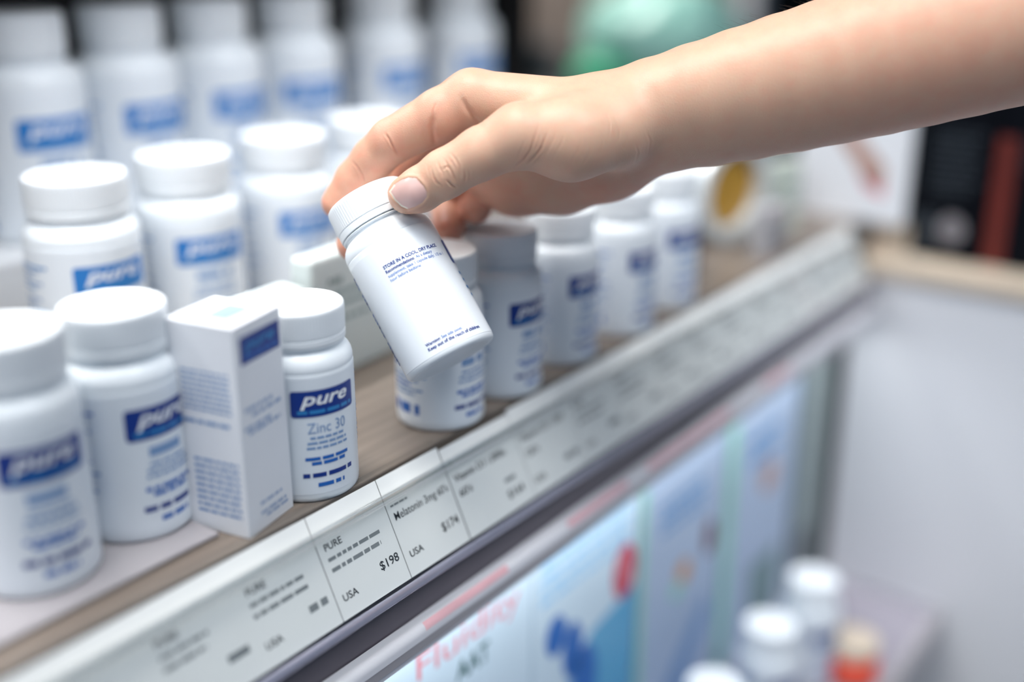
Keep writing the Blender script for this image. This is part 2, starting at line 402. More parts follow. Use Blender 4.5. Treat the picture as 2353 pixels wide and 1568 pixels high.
for (kind, x, y, off, lab_, z) in (
        ('tall', 0.2395, 0.436, 19, 'white bottle at the near end of the front row, cut off at the picture edge', 1.0027),
        ('tall', 0.2945, 0.4395, 38, 'tall white bottle with dark blue label standing behind the narrow carton on the acrylic mat', 1.0027),
        ('small', 0.4785, 0.4045, 49, 'white bottle standing on the shelf directly below the bottle held in the hand', 1.0),
        ('small', 0.536, 0.4045, 52, 'white bottle just past the one below the held bottle, square blue logo at its edge', 1.0),
        ('small', 0.602, 0.4065, 54, 'white bottle third along past the Zinc 30 bottle, under the palm', 1.0),
        ('small', 0.672, 0.404, 55, 'white bottle second from the far end of the front row, under the wrist', 1.0),
        ('small', 0.7415, 0.4085, 47, 'white bottle at the far end of the front row beside the round tins', 1.0)):
    r_ = bottle(kind, lab_, FRONT, (x, y, z), facing(x, y, off))
    if x == 0.2945: r_.scale.z = 0.962
MID = 'big white bottles in the middle row of the shelf'
for x, lab_, off in ((0.362, 'big white middle-row bottle nearest the picture edge, blue logo half hidden by a cap', 27),
                     (0.434, 'big white middle-row bottle with a clear light blue logo, second from the near end', 24),
                     (0.513, 'big white middle-row bottle beside the fingertips, logo partly behind the held cap', 30),
                     (0.592, 'big white middle-row bottle behind the index finger, only cap and shoulder showing', 30)):
    bottle('medium', lab_, MID, (x * 1.1227, 0.6287, 1.0), facing(x, .56, off))
BACK = 'largest white bottles in the back row of the shelf'
for x, lab_, off in ((0.3955, 'largest white back-row bottle at the near end of its row, wide blue logo', 18),
                     (0.465, 'largest white back-row bottle, second from the near end of its row', 28),
                     (0.5355, 'largest white back-row bottle, third from the near end of its row', 31),
                     (0.6105, 'largest white back-row bottle, third from the far end of its row', 18),
                     (0.7045, 'largest white back-row bottle above the index knuckle, second from the far end', 34),
                     (0.801, 'largest white back-row bottle at the far end beside the black post', 36)):
    bottle('large', lab_, BACK, (x * 1.2, 0.78, 1.0507), facing(x, .65, off + 8))
# the bottle in the hand
hp = Print()
hp.text('STORE IN A COOL, DRY PLACE.', -8.7, 54.6, 2.55, 0, 1, bold=0.022, width=32.3)
w_ = hp.text('Recommendations:', -8.7, 52.1, 2.35, 0, 1, bold=0.02, width=16.3)
hp.text('As a dietary', -8.7 + 17.2, 52.1, 2.35, 2, 1, width=9.8)
hp.text('supplement, take 1 capsule daily, 1/2 to 1', -8.6, 49.6, 2.35, 2, 1, width=34.0)
hp.text('hour before bedtime.', -8.5, 47.2, 2.35, 2, 1, width=17.7)
hp.text('Warning:', -8.3, 9.0, 2.35, 0, 1, bold=0.02, width=8.2)
hp.text('See side panel.', -8.3 + 9.0, 9.0, 2.35, 2, 1, width=11.6)
hp.text('Keep out of the reach of children.', -8.3, 6.4, 2.5, 0, 1, bold=0.02, width=31.4)
hp.rect(31.4, 44.5, 66.4, 58.5, 0, 1, round_=1.6)
hp.text('pure', 49, 51.0, 9.6, 1, 2, bold=0.02, shear=0.3, width=25, align='c')
hp.words(34.5, 64.5, 46.2, 1.9, 4, 2, 5)
for k, y in enumerate((38, 34, 29.5, 25.0)): hp.words(33 + k % 2, 62, y, 1.6, 4, 1, 7 + k)
for k in range(22):
    if k in (3, 8, 15): continue
    hp.words(-62, -33.6 - (k * 5 % 3) * 0.4, 61 - k * 2.4, 1.4, 2 if k % 6 else 0, 1, 40 + k)
held = bottle('small', 'white bottle tilted in the hand, printed STORE IN A COOL, DRY PLACE.', None, (0, 0, 0), 0,
              hp.on_cylinder('lettering', 0.025, INK), label_mesh(0.025, 0.1, -74, 262, 3.4, 66))
HX, HY, HZ = Vector((0.6930, -0.5817, 0.4258)), Vector((0.7193, 0.5181, -0.4629)), Vector((0.0487, 0.6271, 0.7775))
held.matrix_world = Matrix(((HX.x, HY.x, HZ.x * .98, 0.4362), (HX.y, HY.y, HZ.y * .98, 0.3603), (HX.z, HY.z, HZ.z * .98, 1.0569), (0, 0, 0, 1)))

# ------------------------------------------------------------------ cartons on the shelf
car = tag(empty('supplement_carton', (0.3145, 0.3835, 1.0), (0, 0, math.radians(12))), 'narrow white carton with dark blue logo, standing next to the Zinc 30 bottle', 'carton')
cw, cd, ch = 0.0355, 0.037, 0.104
link('box_body', box_mesh('box_body', (0, 0, 0), (cw, cd, ch), M['card'], 0.0006), car)
p = Print(); p.rect(4, 85, 33.5, 98, 0, 1, round_=1); p.text('pure', 18.5, 91, 7.6, 4, 2, bold=.02, shear=.3, width=22, align='c'); p.words(7, 31, 87, 1.6, 2, 2, 4)
for y, x0, x1 in ((62, 4, 25), (58.5, 9, 31), (53, 3, 24), (50.5, 6, 30)): p.words(x0, x1, y, 2.0, 3, 1, int(y))
for y, x0, x1 in ((13, 10, 27), (8, 10, 30), (5.5, 14, 31)): p.words(x0, x1, y, 1.6, 3, 1, int(y))
link('lettering', p.on_plane('lettering', (0, 0, 0), (1, 0, 0), (0, 0, 1), [M['navy'], M['whiteink'], M['blue'], M['fadeink'], M['sky']]), car)
p = Print(); p.rect(5, 70, 28, 84, 4, 1)
p.f.clear(); p.v.clear(); p.mi.clear()
for k in range(8): p.words(6, 33, 80 - k * 2.6, 1.1, 3, 1, k)
p.words(5, 32, 55, 1.8, 3, 1, 2)
for k in range(9): p.words(9, 34, 36 - k * 3.3, 1.5, 3, 1, 20 + k)
link('lettering', p.on_plane('lettering', (0, cd, 0), (0, -1, 0), (0, 0, 1), INK), car)
p = Print(); p.rect(8, 9, 27, 22, 0, 1, round_=1)
link('lettering', p.on_plane('lettering', (0, 0, ch), (1, 0, 0), (0, 1, 0), [M['paleblock']]), car)
pc = tag(empty('supplement_carton', (0.466, 0.492, 1.0), (0, 0, math.radians(3))), 'grey-white carton printed PURE in dark green, between the Zinc 30 bottle and the held bottle', 'carton')
link('box_body', box_mesh('box_body', (0, 0, 0), (0.105, 0.018, 0.080), M['greencard'], 0.003), pc)
p = Print(); p.text('PURE', 14, 60.5, 6.2, 0, 1, bold=.03, width=13)
for y, x0, x1 in ((53, 19, 50), (46, 24, 52), (36, 20, 50)): p.words(x0, x1, y, 2.8, 1, 1, int(y))
link('lettering', p.on_plane('lettering', (0, 0, 0), (1, 0, 0), (0, 0, 1), [M['darkgreen'], M['greengrey']]), pc)
lc = tag(empty('supplement_carton', (0.372, 0.490, 1.0)), 'plain pale carton low behind the narrow carton, partly hidden by white caps', 'carton')
link('box_body', box_mesh('box_body', (0, 0, 0), (0.088, 0.022, 0.066), M['greencard'], 0.002), lc)
p = Print()
for y in (42, 36, 30): p.words(10, 60, y, 2.2, 1, 1, y)
link('lettering', p.on_plane('lettering', (0, 0, 0), (1, 0, 0), (0, 0, 1), [M['darkgreen'], M['greengrey']]), lc)

# ------------------------------------------------------------------ price tags and their clear holders
SA, CA = 0.4240, 0.9057
def strip_pt(x, h, out=0.0): return (x, 0.3555 + SA * h - CA * out, 0.9490 + CA * h + SA * out)
tags_ = [(0.045, 0.095, None), (0.095, 0.145, None), (0.145, 0.195, None), (0.195, 0.245, None), (0.245, 0.295, None), (0.295, 0.3445, None), (0.345, 0.3945, None), (0.395, 0.4437, 'mel'), (0.4445, 0.5065, 'd3a'), (0.507, 0.562, 'd3b'),
         (0.5625, 0.612, None), (0.6125, 0.665, None), (0.6655, 0.715, None), (0.7155, 0.765, None), (0.7655, 0.82, None), (0.8205, 0.875, None), (0.8755, 0.93, None), (0.9305, 0.985, None), (0.9855, 1.04, None)]
TL = {'mel': 'white price tag reading Melatonin 3mg 60\'s and $174', 'd3a': 'white price tag reading Vitamin D3 60\'s, just past the joint of the clear holders',
      'd3b': 'white price tag reading Vitamin D3 120\'s, second past the joint of the clear holders'}
near_words = ['first', 'second', 'third', 'fourth', 'fifth', 'sixth', 'seventh']
far_words = ['first', 'second', 'third', 'fourth', 'fifth', 'sixth', 'seventh', 'eighth', 'ninth']
TINK = [M['ink'], M['greyink']]
for i, (x0, x1, kind) in enumerate(tags_):
    if kind: lb = TL[kind]
    elif i < 7: lb = 'blurred white price tag, %s on the near side of the $174 tag' % near_words[6 - i]
    else: lb = 'blurred white price tag, %s beyond the Vitamin D3 tags towards the far counter' % far_words[i - 10]
    w = (x1 - x0); h = 0.0555 if kind != 'd3a' else 0.0535
    vs_ = [strip_pt(x0, .0012), strip_pt(x1, .0012), strip_pt(x1, h), strip_pt(x0, h)]
    vs_ += [tuple(Vector(v) + Vector((0, CA, -SA)) * 0.0002) for v in vs_]
    me = mesh_from('price_tag', vs_, [(0, 1, 2, 3), (7, 6, 5, 4), (0, 4, 5, 1), (1, 5, 6, 2), (2, 6, 7, 3), (3, 7, 4, 0)], [M['paper']])
    t = tag(link('price_tag', me), lb, 'price tag', 'price tags along the shelf edge')
    p = Print(); W_ = w * 1000
    if kind == 'mel':
        p.words(3, 16, 39, 1.0, 1, 1, 2); p.text('Melatonin 3mg 60\'s', 3.0, 31.5, 6.2, 0, 1, bold=.004, width=43); p.text('USA', 4, 10.5, 5.2, 0, 1, bold=.012, width=10.5); p.text('$174', 31.5, 13.0, 7.0, 0, 1, bold=.012, width=14)
    elif kind == 'd3a':
        p.text('Vitamin D3 1,000iu', 3.5, 33.0, 6.2, 0, 1, bold=.012, width=46); p.text('60\'s', 3.5, 24.5, 6.2, 0, 1, bold=.012, width=11)
        p.f = p.f[:]; p.words(41, 52, 18, 2.2, 1, 1, 9); p.text('$164', 39.5, 8.8, 6.6, 0, 1, bold=.012, width=15)
    elif kind == 'd3b':
        p.words(3, 10, 41, 1.1, 1, 1, 2); p.text('Vitamin D3 1,000', 3.0, 34.0, 6.0, 0, 1, bold=.012, width=44); p.text('120\'s', 3.0, 24.5, 6.0, 0, 1, bold=.012, width=13); p.text('USA', 3, 8, 5.6, 0, 1, bold=.012, width=11); p.words(36, 51, 10.5, 3.4, 1, 1, 5)
    else:
        rg = random.Random(i)
        p.text('PURE', 4, 36, 5.0, 0, 1, bold=.012, width=12); p.words(4, W_ * rg.uniform(.5, .9), 30.5, 1.8, 1, 1, i + 40); p.words(4, W_ * rg.uniform(.5, .85), 25, 2.0, 1, 1, i + 60)
        p.text('USA', 4, 9.5, 5.2, 0, 1, bold=.012, width=10.5); p.text('$198', W_ - 17, 13, 6.4, 0, 1, bold=.008, width=14) if i == 6 else p.words(W_ - 16, W_ - 4, 13.5, 3.6, 1, 1, i + 80)
    link('lettering', p.on_plane('lettering', strip_pt(x0, 0), (1, 0, 0), (0, SA, CA), TINK), t)
def holder(x0, x1, lb, top):
    hd = tag(empty('price_holder', (x0, 0.36, 0.95)), lb, 'price holder', 'clear price tag holders on the shelf edge')
    def add(o): o.parent = hd; o.location = Vector(o.location) - hd.location; return o
    def P(h, out): q = strip_pt(0, h, out); return (q[1], q[2])
    # front sheet with a rolled top edge
    prof = [P(0.000, .0022), P(0.0425, .0022), P(0.0428, .0030)]
    prof += [P(0.0440 + 0.0017 * math.sin(t), .0034 + 0.0017 * math.cos(t)) for t in [(-1.0 + i * 2.6 / 8) for i in range(9)]]
    prof += [P(0.0450, .0014), P(0.0000, .0014)]
    add(extrude_x('front_sheet', prof, x0, x1, M['clear'], smooth=True))
    roll = [P(0.0452 + 0.0027 * math.sin(2 * math.pi * i / 14), .0052 + 0.0027 * math.cos(2 * math.pi * i / 14)) for i in range(14)]
    add(extrude_x('rolled_edge', roll, x0, x1, M['roll'], smooth=True))
    add(extrude_x('back_sheet', [P(-.001, -.0006), P(top, -.0006), P(top, -.0012), P(-.001, -.0012)], x0, x1, M['clear']))
    n = 12; bead = [P(-0.0026 + 0.0026 * math.sin(2 * math.pi * i / n), .0016 + 0.0026 * math.cos(2 * math.pi * i / n)) for i in range(n)]
    add(extrude_x('bottom_bead', bead, x0, x1, M['clearbead'], smooth=True))
    return hd
holder(-0.12, 0.4440, 'clear plastic price tag holder covering the $174 tag and the near tags', 0.0605)
holder(0.4442, 1.05, 'clear plastic price tag holder covering the Vitamin D3 tags and the far tags', 0.0590)

# ------------------------------------------------------------------ far end of the shelf: tins, cartons, black boxes, counter
def tin(lb, loc, rz, R, T, facemat):
    t = tag(empty('round_tin', loc, (0, 0, math.radians(rz))), lb, 'tin', 'round tins standing on edge at the end of the front row')
    # axis along local -Y, built around z then turned
    prof = [(0, -T / 2), (R * .97, -T / 2), (R, -T / 2 + .001), (R, T / 2 - .001), (R * .985, T / 2), (R * .74, T / 2), (R * .70, T / 2 - .009), (0, T / 2 - .009)]
    me = lathe('tin_body', prof, M['tin'], 48); rot = Matrix.Rotation(math.radians(90), 4, 'X'); me.transform(rot)
    link('tin_body', me, t)
    f = lathe('face_print', [(0, T / 2 - .0084), (R * .69, T / 2 - .0084), (R * .69, T / 2 - .0088), (0, T / 2 - .0088)], facemat, 40); f.transform(rot)
    link('face_print', f, t)
    return t
tin('round bright tin with a gold face, standing on edge beside the far bottles', (0.925, 0.452, 1.046), -14, 0.046, 0.028, M['gold'])
tin('round bright tin with a grey face, tucked behind the gold-faced tin', (0.885, 0.492, 1.0475), -14, 0.047, 0.028, M['greybox'])
def carton(lb, lo, hi, m, rz=0, prints=(), group=None, name='small_carton'):
    c = tag(empty(name, lo, (0, 0, math.radians(rz))), lb, 'carton', group)
    s = [hi[i] - lo[i] for i in range(3)]
    link('box_body', box_mesh('box_body', (0, 0, 0), s, m, 0.0008), c)
    for (p, face, mats) in prints:
        if face == 'y': link('lettering', p.on_plane('lettering', (0, 0, 0), (1, 0, 0), (0, 0, 1), mats), c)
        else: link('lettering', p.on_plane('lettering', (0, s[1], 0), (0, -1, 0), (0, 0, 1), mats), c)
    return c
CL = 'small packets at the far end of the shelf'
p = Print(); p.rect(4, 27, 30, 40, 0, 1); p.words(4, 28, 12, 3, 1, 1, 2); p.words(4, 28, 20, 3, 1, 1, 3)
carton('dark block added in place of shade between the last white bottle and the tins', (0.79, 0.42, 1.0), (0.825, 0.445, 1.045), M['darkgrey'], 0, [(p, 'y', [M['slate'], M['greyprint']])], CL)  # dark box standing in for the shade beside the tins
p = Print(); p.words(4, 36, 34, 4, 0, 1, 2); p.words(4, 36, 26, 3, 1, 1, 3); p.rect(4, 6, 36, 18, 1, 1)
carton('grey and rust printed packet in front of the gold-faced tin', (0.895, 0.395, 1.0), (0.935, 0.410, 1.040), M['greybox'], 0, [(p, 'y', [M['tan'], M['greyprint']])], CL)
p = Print(); p.rect(3, 60, 26, 76, 0, 1); p.words(3, 26, 44, 4, 1, 1, 2); p.words(3, 26, 34, 4, 1, 1, 3)
carton('pale packet with a violet spot, standing just past the gold-faced tin', (0.985, 0.475, 1.0), (1.015, 0.495, 1.095), M['card'], -20, [(p, 'y', [M['pale'], M['greengrey']])], CL)
p = Print(); p.words(3, 34, 40, 4, 0, 1, 2); p.words(3, 34, 24, 4, 0, 1, 3)
carton('pale green packet leaning place beyond the tins'.replace(' leaning place', ''), (0.975, 0.425, 1.0), (1.010, 0.440, 1.062), M['pouch'], -15, [(p, 'y', [M['greengrey']])], CL)
p = Print(); p.rect(2, 2, 12, 50, 0, 1)
carton('narrow dark packet beside the pale green packet', (1.025, 0.445, 1.0), (1.036, 0.465, 1.066), M['darkgrey'], -15, [(p, 'y', [M['slate']])], CL)
p = Print(); p.poly([(8, 112), (24, 112), (86, 52), (86, 34), (70, 36)], 0, 1); p.poly([(60, 46), (86, 34), (86, 24), (70, 30)], 1, 1)
carton('large white carton with a brown diagonal stripe, at the far end of the shelf', (1.066, 0.338, 1.0), (1.074, 0.445, 1.16), M['card'], 0, [(p, 'x', [M['tan'], M['pinkink']])], None, 'display_carton')
p = Print(); p.words(3, 20, 14, 3, 0, 1, 2)
carton('small beige carton on the counter corner at the foot of the white carton', (1.078, 0.350, 0.9652), (1.094, 0.372, 0.995), M['beige'], 0, [(p, 'x', [M['tan']])], CL)
# counter
ct = tag(empty('side_counter', (1.35, 0.0, 0.0)), 'pale grey counter with a beige top edge, crossing the end of the shelf', 'counter')
for nm, lo, hi, m in (('front_panel', (1.062, -0.9, 0.0), (1.085, 0.376, 0.950), M['counter']), ('counter_top', (1.058, -0.9, 0.9502), (1.60, 0.376, 0.9650), M['beige']),
                      ('end_panel', (1.085, 0.350, 0.0), (1.58, 0.375, 0.950), M['counter'])):
    o = box(nm, lo, hi, m, bev=0.001); o.parent = ct; o.location = -Vector(ct.location)
p = Print()
for k in range(9): p.words(12, 58 - (k % 3) * 6, 118 - k * 7, 3.0, 1, 1, k)
p.disc(38, 30, 12, 13, 0, 1); p.disc(14, 32, 9, 12, 1, 1); p.disc(14, 10, 8, 7, 1, 1)
carton('black box with grey text and a pale round mark on the far counter', (1.10, 0.276, 0.9652), (1.19, 0.341, 1.19), M['black'], 0, [(p, 'x', [M['greyprint'], M['slate']])], 'black boxes on the counter', 'black_box')
p = Print(); p.rect(2, 0.5, 19, 120, 0, 1)
for k in range(4): p.words(26, 80, 120 - k * 9, 3, 1, 1, k)
carton('black box with a dark red edge stripe, on the counter at the picture edge', (1.103, 0.150, 0.9652), (1.19, 0.2745, 1.21), M['black'], 0, [(p, 'x', [M['redprint'], M['slate']])], 'black boxes on the counter', 'black_box')

# ------------------------------------------------------------------ lower shelf with its cartons and bottles
ls = tag(empty('lower_shelf', (0.5, 0.5, 0.62)), 'grey lower shelf under the bottle display, carrying bright cartons', 'shelf')
for nm, lo, hi, m in (('shelf_board', (-0.15, 0.26, 0.60), (1.061, 0.80, 0.62), M['lowboard']), ('front_edge', (-0.15, 0.250, 0.59), (1.055, 0.2598, 0.624), M['lipmetal'])):
    o = box(nm, lo, hi, m, bev=0.0008); o.parent = ls; o.location = -Vector(ls.location)
def low_carton(lb, x0, x1, m, p, mats, y=0.380, z1=0.898):
    x0, x1 = x0 * 1.0326, x1 * 1.0326; p.v = [(a * 1.0326, c - (654.3 - c) * 0.0326 if c > 1 else c, l) for a, c, l in p.v]
    return carton(lb, (x0, y, 0.6207), (x1, y + 0.09, z1), m, 0, [(p, 'y', mats)], 'cartons on the lower shelf', 'display_carton')
p = Print(); p.text('Fluidity', 25, 251, 24, 0, 1, width=99); p.text('AAT', 62, 230, 19, 1, 1, bold=.02, width=31); p.rect(0, 150, 90, 205, 2, 1)
low_carton('white carton with pink Fluidity lettering on the lower shelf', 0.382, 0.5195, M['icecard'], p, [M['pinkink'], M['darkgreen'], M['sky']])
p = Print()
for k in range(4): p.words(8, 120, 262 - k * 9, 5.0, 6, 1, k)
p.disc(112, 213, 15, 22, 0, 1); p.disc(108, 221, 5, 7, 5, 2); p.disc(116, 206, 4, 6, 5, 2)
p.poly([(128, 196), (70, 186), (34, 150), (30, 60), (0, 30), (0, 0), (128, 0)], 3, 1)
p.disc(26, 206, 12, 15, 1, 2); p.disc(46, 184, 12, 22, 1, 2); p.disc(62, 150, 16, 30, 1, 2)
low_carton('pale carton with blue blobs and a red round emblem on the lower shelf', 0.521, 0.650, M['icecard'], p, [M['redlogo'], M['deepblue'], M['sky'], M['skyblue'], M['pale'], M['pinkink'], M['iceink']])
p = Print(); p.rect(0, 0.5, 9, 266, 0, 1)
for k in range(3): p.words(30, 100, 236 - k * 10, 5, 1, 1, k)
p.disc(70, 168, 11, 11, 2, 1); p.disc(60, 156, 9, 8, 3, 2); p.disc(112, 180, 9, 16, 4, 1); p.poly([(30, 60), (110, 130), (118, 110), (60, 20)], 5, 1)
low_carton('blue-grey carton with an orange spot and green edge on the lower shelf', 0.654, 0.787, M['bluegrey'], p, [M['greenedge'], M['sky'], M['orange'], M['greenedge'], M['redprint'], M['pale']])
p = Print(); p.rect(0, 0.5, 18, 266, 0, 1); p.disc(86, 190, 16, 16, 1, 1); p.words(40, 100, 232, 8, 2, 1, 3); p.words(40, 100, 214, 8, 2, 1, 4); p.rect(60, 30, 120, 110, 3, 1)
low_carton('pale blue carton with a faded red spot at the far end of the lower shelf', 0.791, 0.930, M['bluegrey'], p, [M['greenedge'], M['tan'], M['sky'], M['greengrey']])
p = Print(); p.rect(3, 5, 30, 90, 0, 1)
low_carton('narrow dark grey-green carton closing the row on the lower shelf', 0.964, 1.014, M['endcard'], p, [M['darkgrey']], 0.384)
for x, y, lb in ((0.886, 0.322, 'white round-capped bottle on the lower shelf, farthest of three before the cartons'),
                 (0.797, 0.322, 'white round-capped bottle on the lower shelf, middle of three before the cartons'),
                 (0.697, 0.322, 'white round-capped bottle on the lower shelf, cut by the bottom picture edge')):
    bottle('small', lb, 'white bottles before the cartons on the lower shelf', (x, y, 0.6205), facing(x, y, 50))
rb = tag(empty('small_jar', (0.905, 0.2865, 0.6203)), 'small orange-red jar with a beige lid at the front of the lower shelf', 'jar')
link('jar_body', lathe('jar_body', [(0, 0), (.020, 0), (.0225, .002), (.0232, .005), (.0232, .024), (.021, .028), (.019, .029), (0, .029)], M['redball'], 40), rb)
link('lid', lathe('lid', [(0, .0292), (.0215, .0292), (.022, .030), (.022, .040), (.021, .0415), (0, .042)], M['beige'], 40), rb)

# ------------------------------------------------------------------ background setting
tag(box('floor', (-2.0, -2.5, -0.03), (4.0, 3.2, 0.0), M['floor']), kind='structure')
bp = tag(empty('shelf_back', (0.4, 0.73, 0.0)), 'dark brown back panel and black end post rising behind the bottle rows', 'panel')
for nm, lo, hi, m in (('back_panel', (-0.4, 0.861, 0.0), (1.135, 0.88, 2.0), M['backpanel']), ('end_post', (1.08, 0.81, 1.0004), (1.135, 0.860, 2.0), M['post'])):
    o = box(nm, lo, hi, m, bev=0.001); o.parent = bp; o.location = -Vector(bp.location)
us = tag(empty('unseen_upper_shelf', (0.4, 0.7, 1.37)), kind='structure')  # unseen upper shelf with LED strip, shades and lights the back rows
for nm, lo, hi, m in (('shelf_board', (-0.4, 0.585, 1.365), (1.07, 0.858, 1.39), M['riser']), ('led_strip', (-0.2, 0.59, 1.360), (1.0, 0.602, 1.3648), M['lip'])):
    o = box(nm, lo, hi, m, us, bev=0.001); o.location = -Vector(us.location)
wr = tag(box('wall_far', (2.9, -2.5, 0.0), (3.0, 3.2, 2.9), M['darkwall']), kind='structure')
wb = tag(box('wall_back', (-2.0, 3.1, 0.0), (2.9, 3.2, 2.9), M['wallpaint']), kind='structure')
sl_me = box_mesh('slat', (-0.02, -0.028, 0.0), (0.0, 0.028, 2.4), M['slat'], 0.003)
sp = tag(empty('slat_partition', (2.3, 1.7, 0.0)), 'brown vertical slat partition in the distance behind the mint bag', 'partition')
for k in range(22):
    link('slat', sl_me, sp, (0, -0.56 + k * 0.064, 0))
link('rail', box_mesh('rail', (0.0005, -0.6, 0.1), (0.03, 0.86, 2.3), M['backpanel']), sp)
link('end_trim', box_mesh('end_trim', (-0.03, -0.63, 0.0), (0.02, -0.595, 2.4), M['counter'], 0.003), sp)
# far counter with the mint bag
fc = tag(empty('far_counter', (1.75, 1.0, 0.0)), 'dark counter in the distance carrying the mint bag', 'counter')
o = box('counter_body', (1.55, 0.6, 0.0), (2.0, 1.5, 1.0), M['darkwall'], fc, 0.004); o.location = -Vector(fc.location)
def crumple(name, loc, sx, sy, sz, m, seed, amp):
    bm = bmesh.new(); bmesh.ops.create_icosphere(bm, subdivisions=4, radius=1.0)
    rg = np.random.RandomState(seed); dirs = rg.normal(size=(26, 3)); dirs /= np.linalg.norm(dirs, axis=1)[:, None]; ph = rg.uniform(0, 6.28, 26); fr = rg.uniform(3, 9, 26)
    for v in bm.verts:
        q = np.array(v.co); d = float(np.mean(np.abs(np.sin(fr * (dirs @ q) + ph)))) - .6
        v.co = Vector(q * (1 + amp * d)); v.co.x *= sx; v.co.y *= sy; v.co.z = v.co.z * sz if v.co.z > -0.72 else -0.72 * sz
    me = bpy.data.meshes.new(name); bm.to_mesh(me); bm.free(); me.materials.append(m)
    me.polygons.foreach_set('use_smooth', [True] * len(me.polygons))
    return me
bag = tag(empty('mint_bag', (1.70, 0.955, 1.0005)), 'crumpled mint green bag with an emerald base in the distance above the wrist', 'bag')
link('upper_bag', crumple('upper_bag', None, 0.10, 0.135, 0.085, M['mint'], 3, 0.9), bag, (0.0, 0, 0.0815))
link('emerald_base', crumple('emerald_base', None, 0.085, 0.075, 0.036, M['emerald'], 8, 0.5), bag, (-0.045, 0.05, 0.0262))
db = tag(empty('dark_basket', (1.70, 1.235, 1.0005)), 'small dark blue basket in the distance behind the knuckles', 'basket')
link('basket_body', lathe('basket_body', [(0, 0), (.05, 0), (.07, .05), (.072, .052), (.068, .052), (.05, .004), (0, .004)], M['slate'], 32), db)

# ------------------------------------------------------------------ the person: one continuous forearm and hand, grown from a distance field
# hand frame, millimetres: u along the forearm, v up, w towards the aisle
PTS = {'index': [(-20.67, 126.07, -10.0, 14.5), (-37.23, 117.22, -11.0, 13.9), (-63.49, 105.63, -20.0, 12.0), (-73.96, 97.3, -27.0, 11.2), (-84.89, 86.88, -34.0, 10.4), (-94.71, 75.2, -38.5, 8.8)],
 'thumb': [(3.96, 101.04, 22.0, 15.5), (-15.36, 92.59, 20.0, 12.8), (-33.48, 83.2, 15.0, 12.0), (-46.14, 75.92, 11.0, 11.0), (-52.73, 73.67, 8.0, 9.7)],
 'middle': [(-20.25, 129.21, -32.0, 14.0), (-34.94, 115.44, -44.0, 12.5), (-56.16, 99.95, -55.0, 11.3), (-75.87, 75.25, -64.0, 10.4), (-86.98, 52.83, -42.5, 9.0)],
 'ring': [(-13.64, 129.43, -52.0, 13.0), (-34.88, 93.02, -90.0, 13.0), (-36.27, 80.54, -97.0, 12.2), (-36.43, 63.84, -76.0, 9.0)],
 'pinky': [(-4.08, 123.46, -68.0, 12.0), (-16.65, 92.68, -97.0, 11.5), (-21.66, 82.53, -92.0, 10.5), (-20.91, 76.86, -76.0, 9.4)],
 'mc_index': [(43.14, 116.39, -2.0, 17.0), (-20.67, 126.07, -10.0, 14.5)],
 'mc_middle': [(45.43, 117.65, -18.0, 16.0), (-20.25, 129.21, -32.0, 14.0)],
 'mc_ring': [(48.96, 117.17, -34.0, 15.0), (-13.64, 129.43, -52.0, 13.0)],
 'mc_pinky': [(53.64, 113.76, -48.0, 14.0), (-4.08, 123.46, -68.0, 12.0)],
 'pads': [(-32.36, 114.73, -40.0, 12.5), (-13.77, 109.42, -58.0, 15.0)],
 'mid': [(28.36, 104.25, -20.0, 18.0), (-1.54, 107.61, -40.0, 15.0)],
 'thenar': [(49.0, 106.56, 8.0, 20.5), (29.26, 100.62, 17.0, 19.8), (3.96, 101.04, 22.0, 15.5)],
 'hypo': [(58.17, 98.78, -32.0, 20.0), (51.39, 97.84, -35.0, 21.5), (27.24, 91.68, -48.0, 21.0), (3.31, 91.21, -62.0, 20.0), (-11.57, 94.33, -72.0, 16.0)],
 'radius': [(50.0, 117.22, -4.0, 19.5), (72.13, 121.29, -2.0, 21.5), (116.33, 132.0, 0.0, 26.0), (180.56, 147.78, 8.0, 30.0), (265.09, 167.7, 15.0, 35.0), (356.39, 188.26, 25.0, 40.0)],
 'ulna': [(60.12, 105.86, -16.0, 18.5), (87.21, 112.34, -14.0, 22.0), (122.79, 122.23, -10.0, 26.0), (194.76, 136.9, -2.0, 29.0), (278.28, 159.3, 10.0, 33.0), (359.49, 181.3, 20.0, 38.0)]}
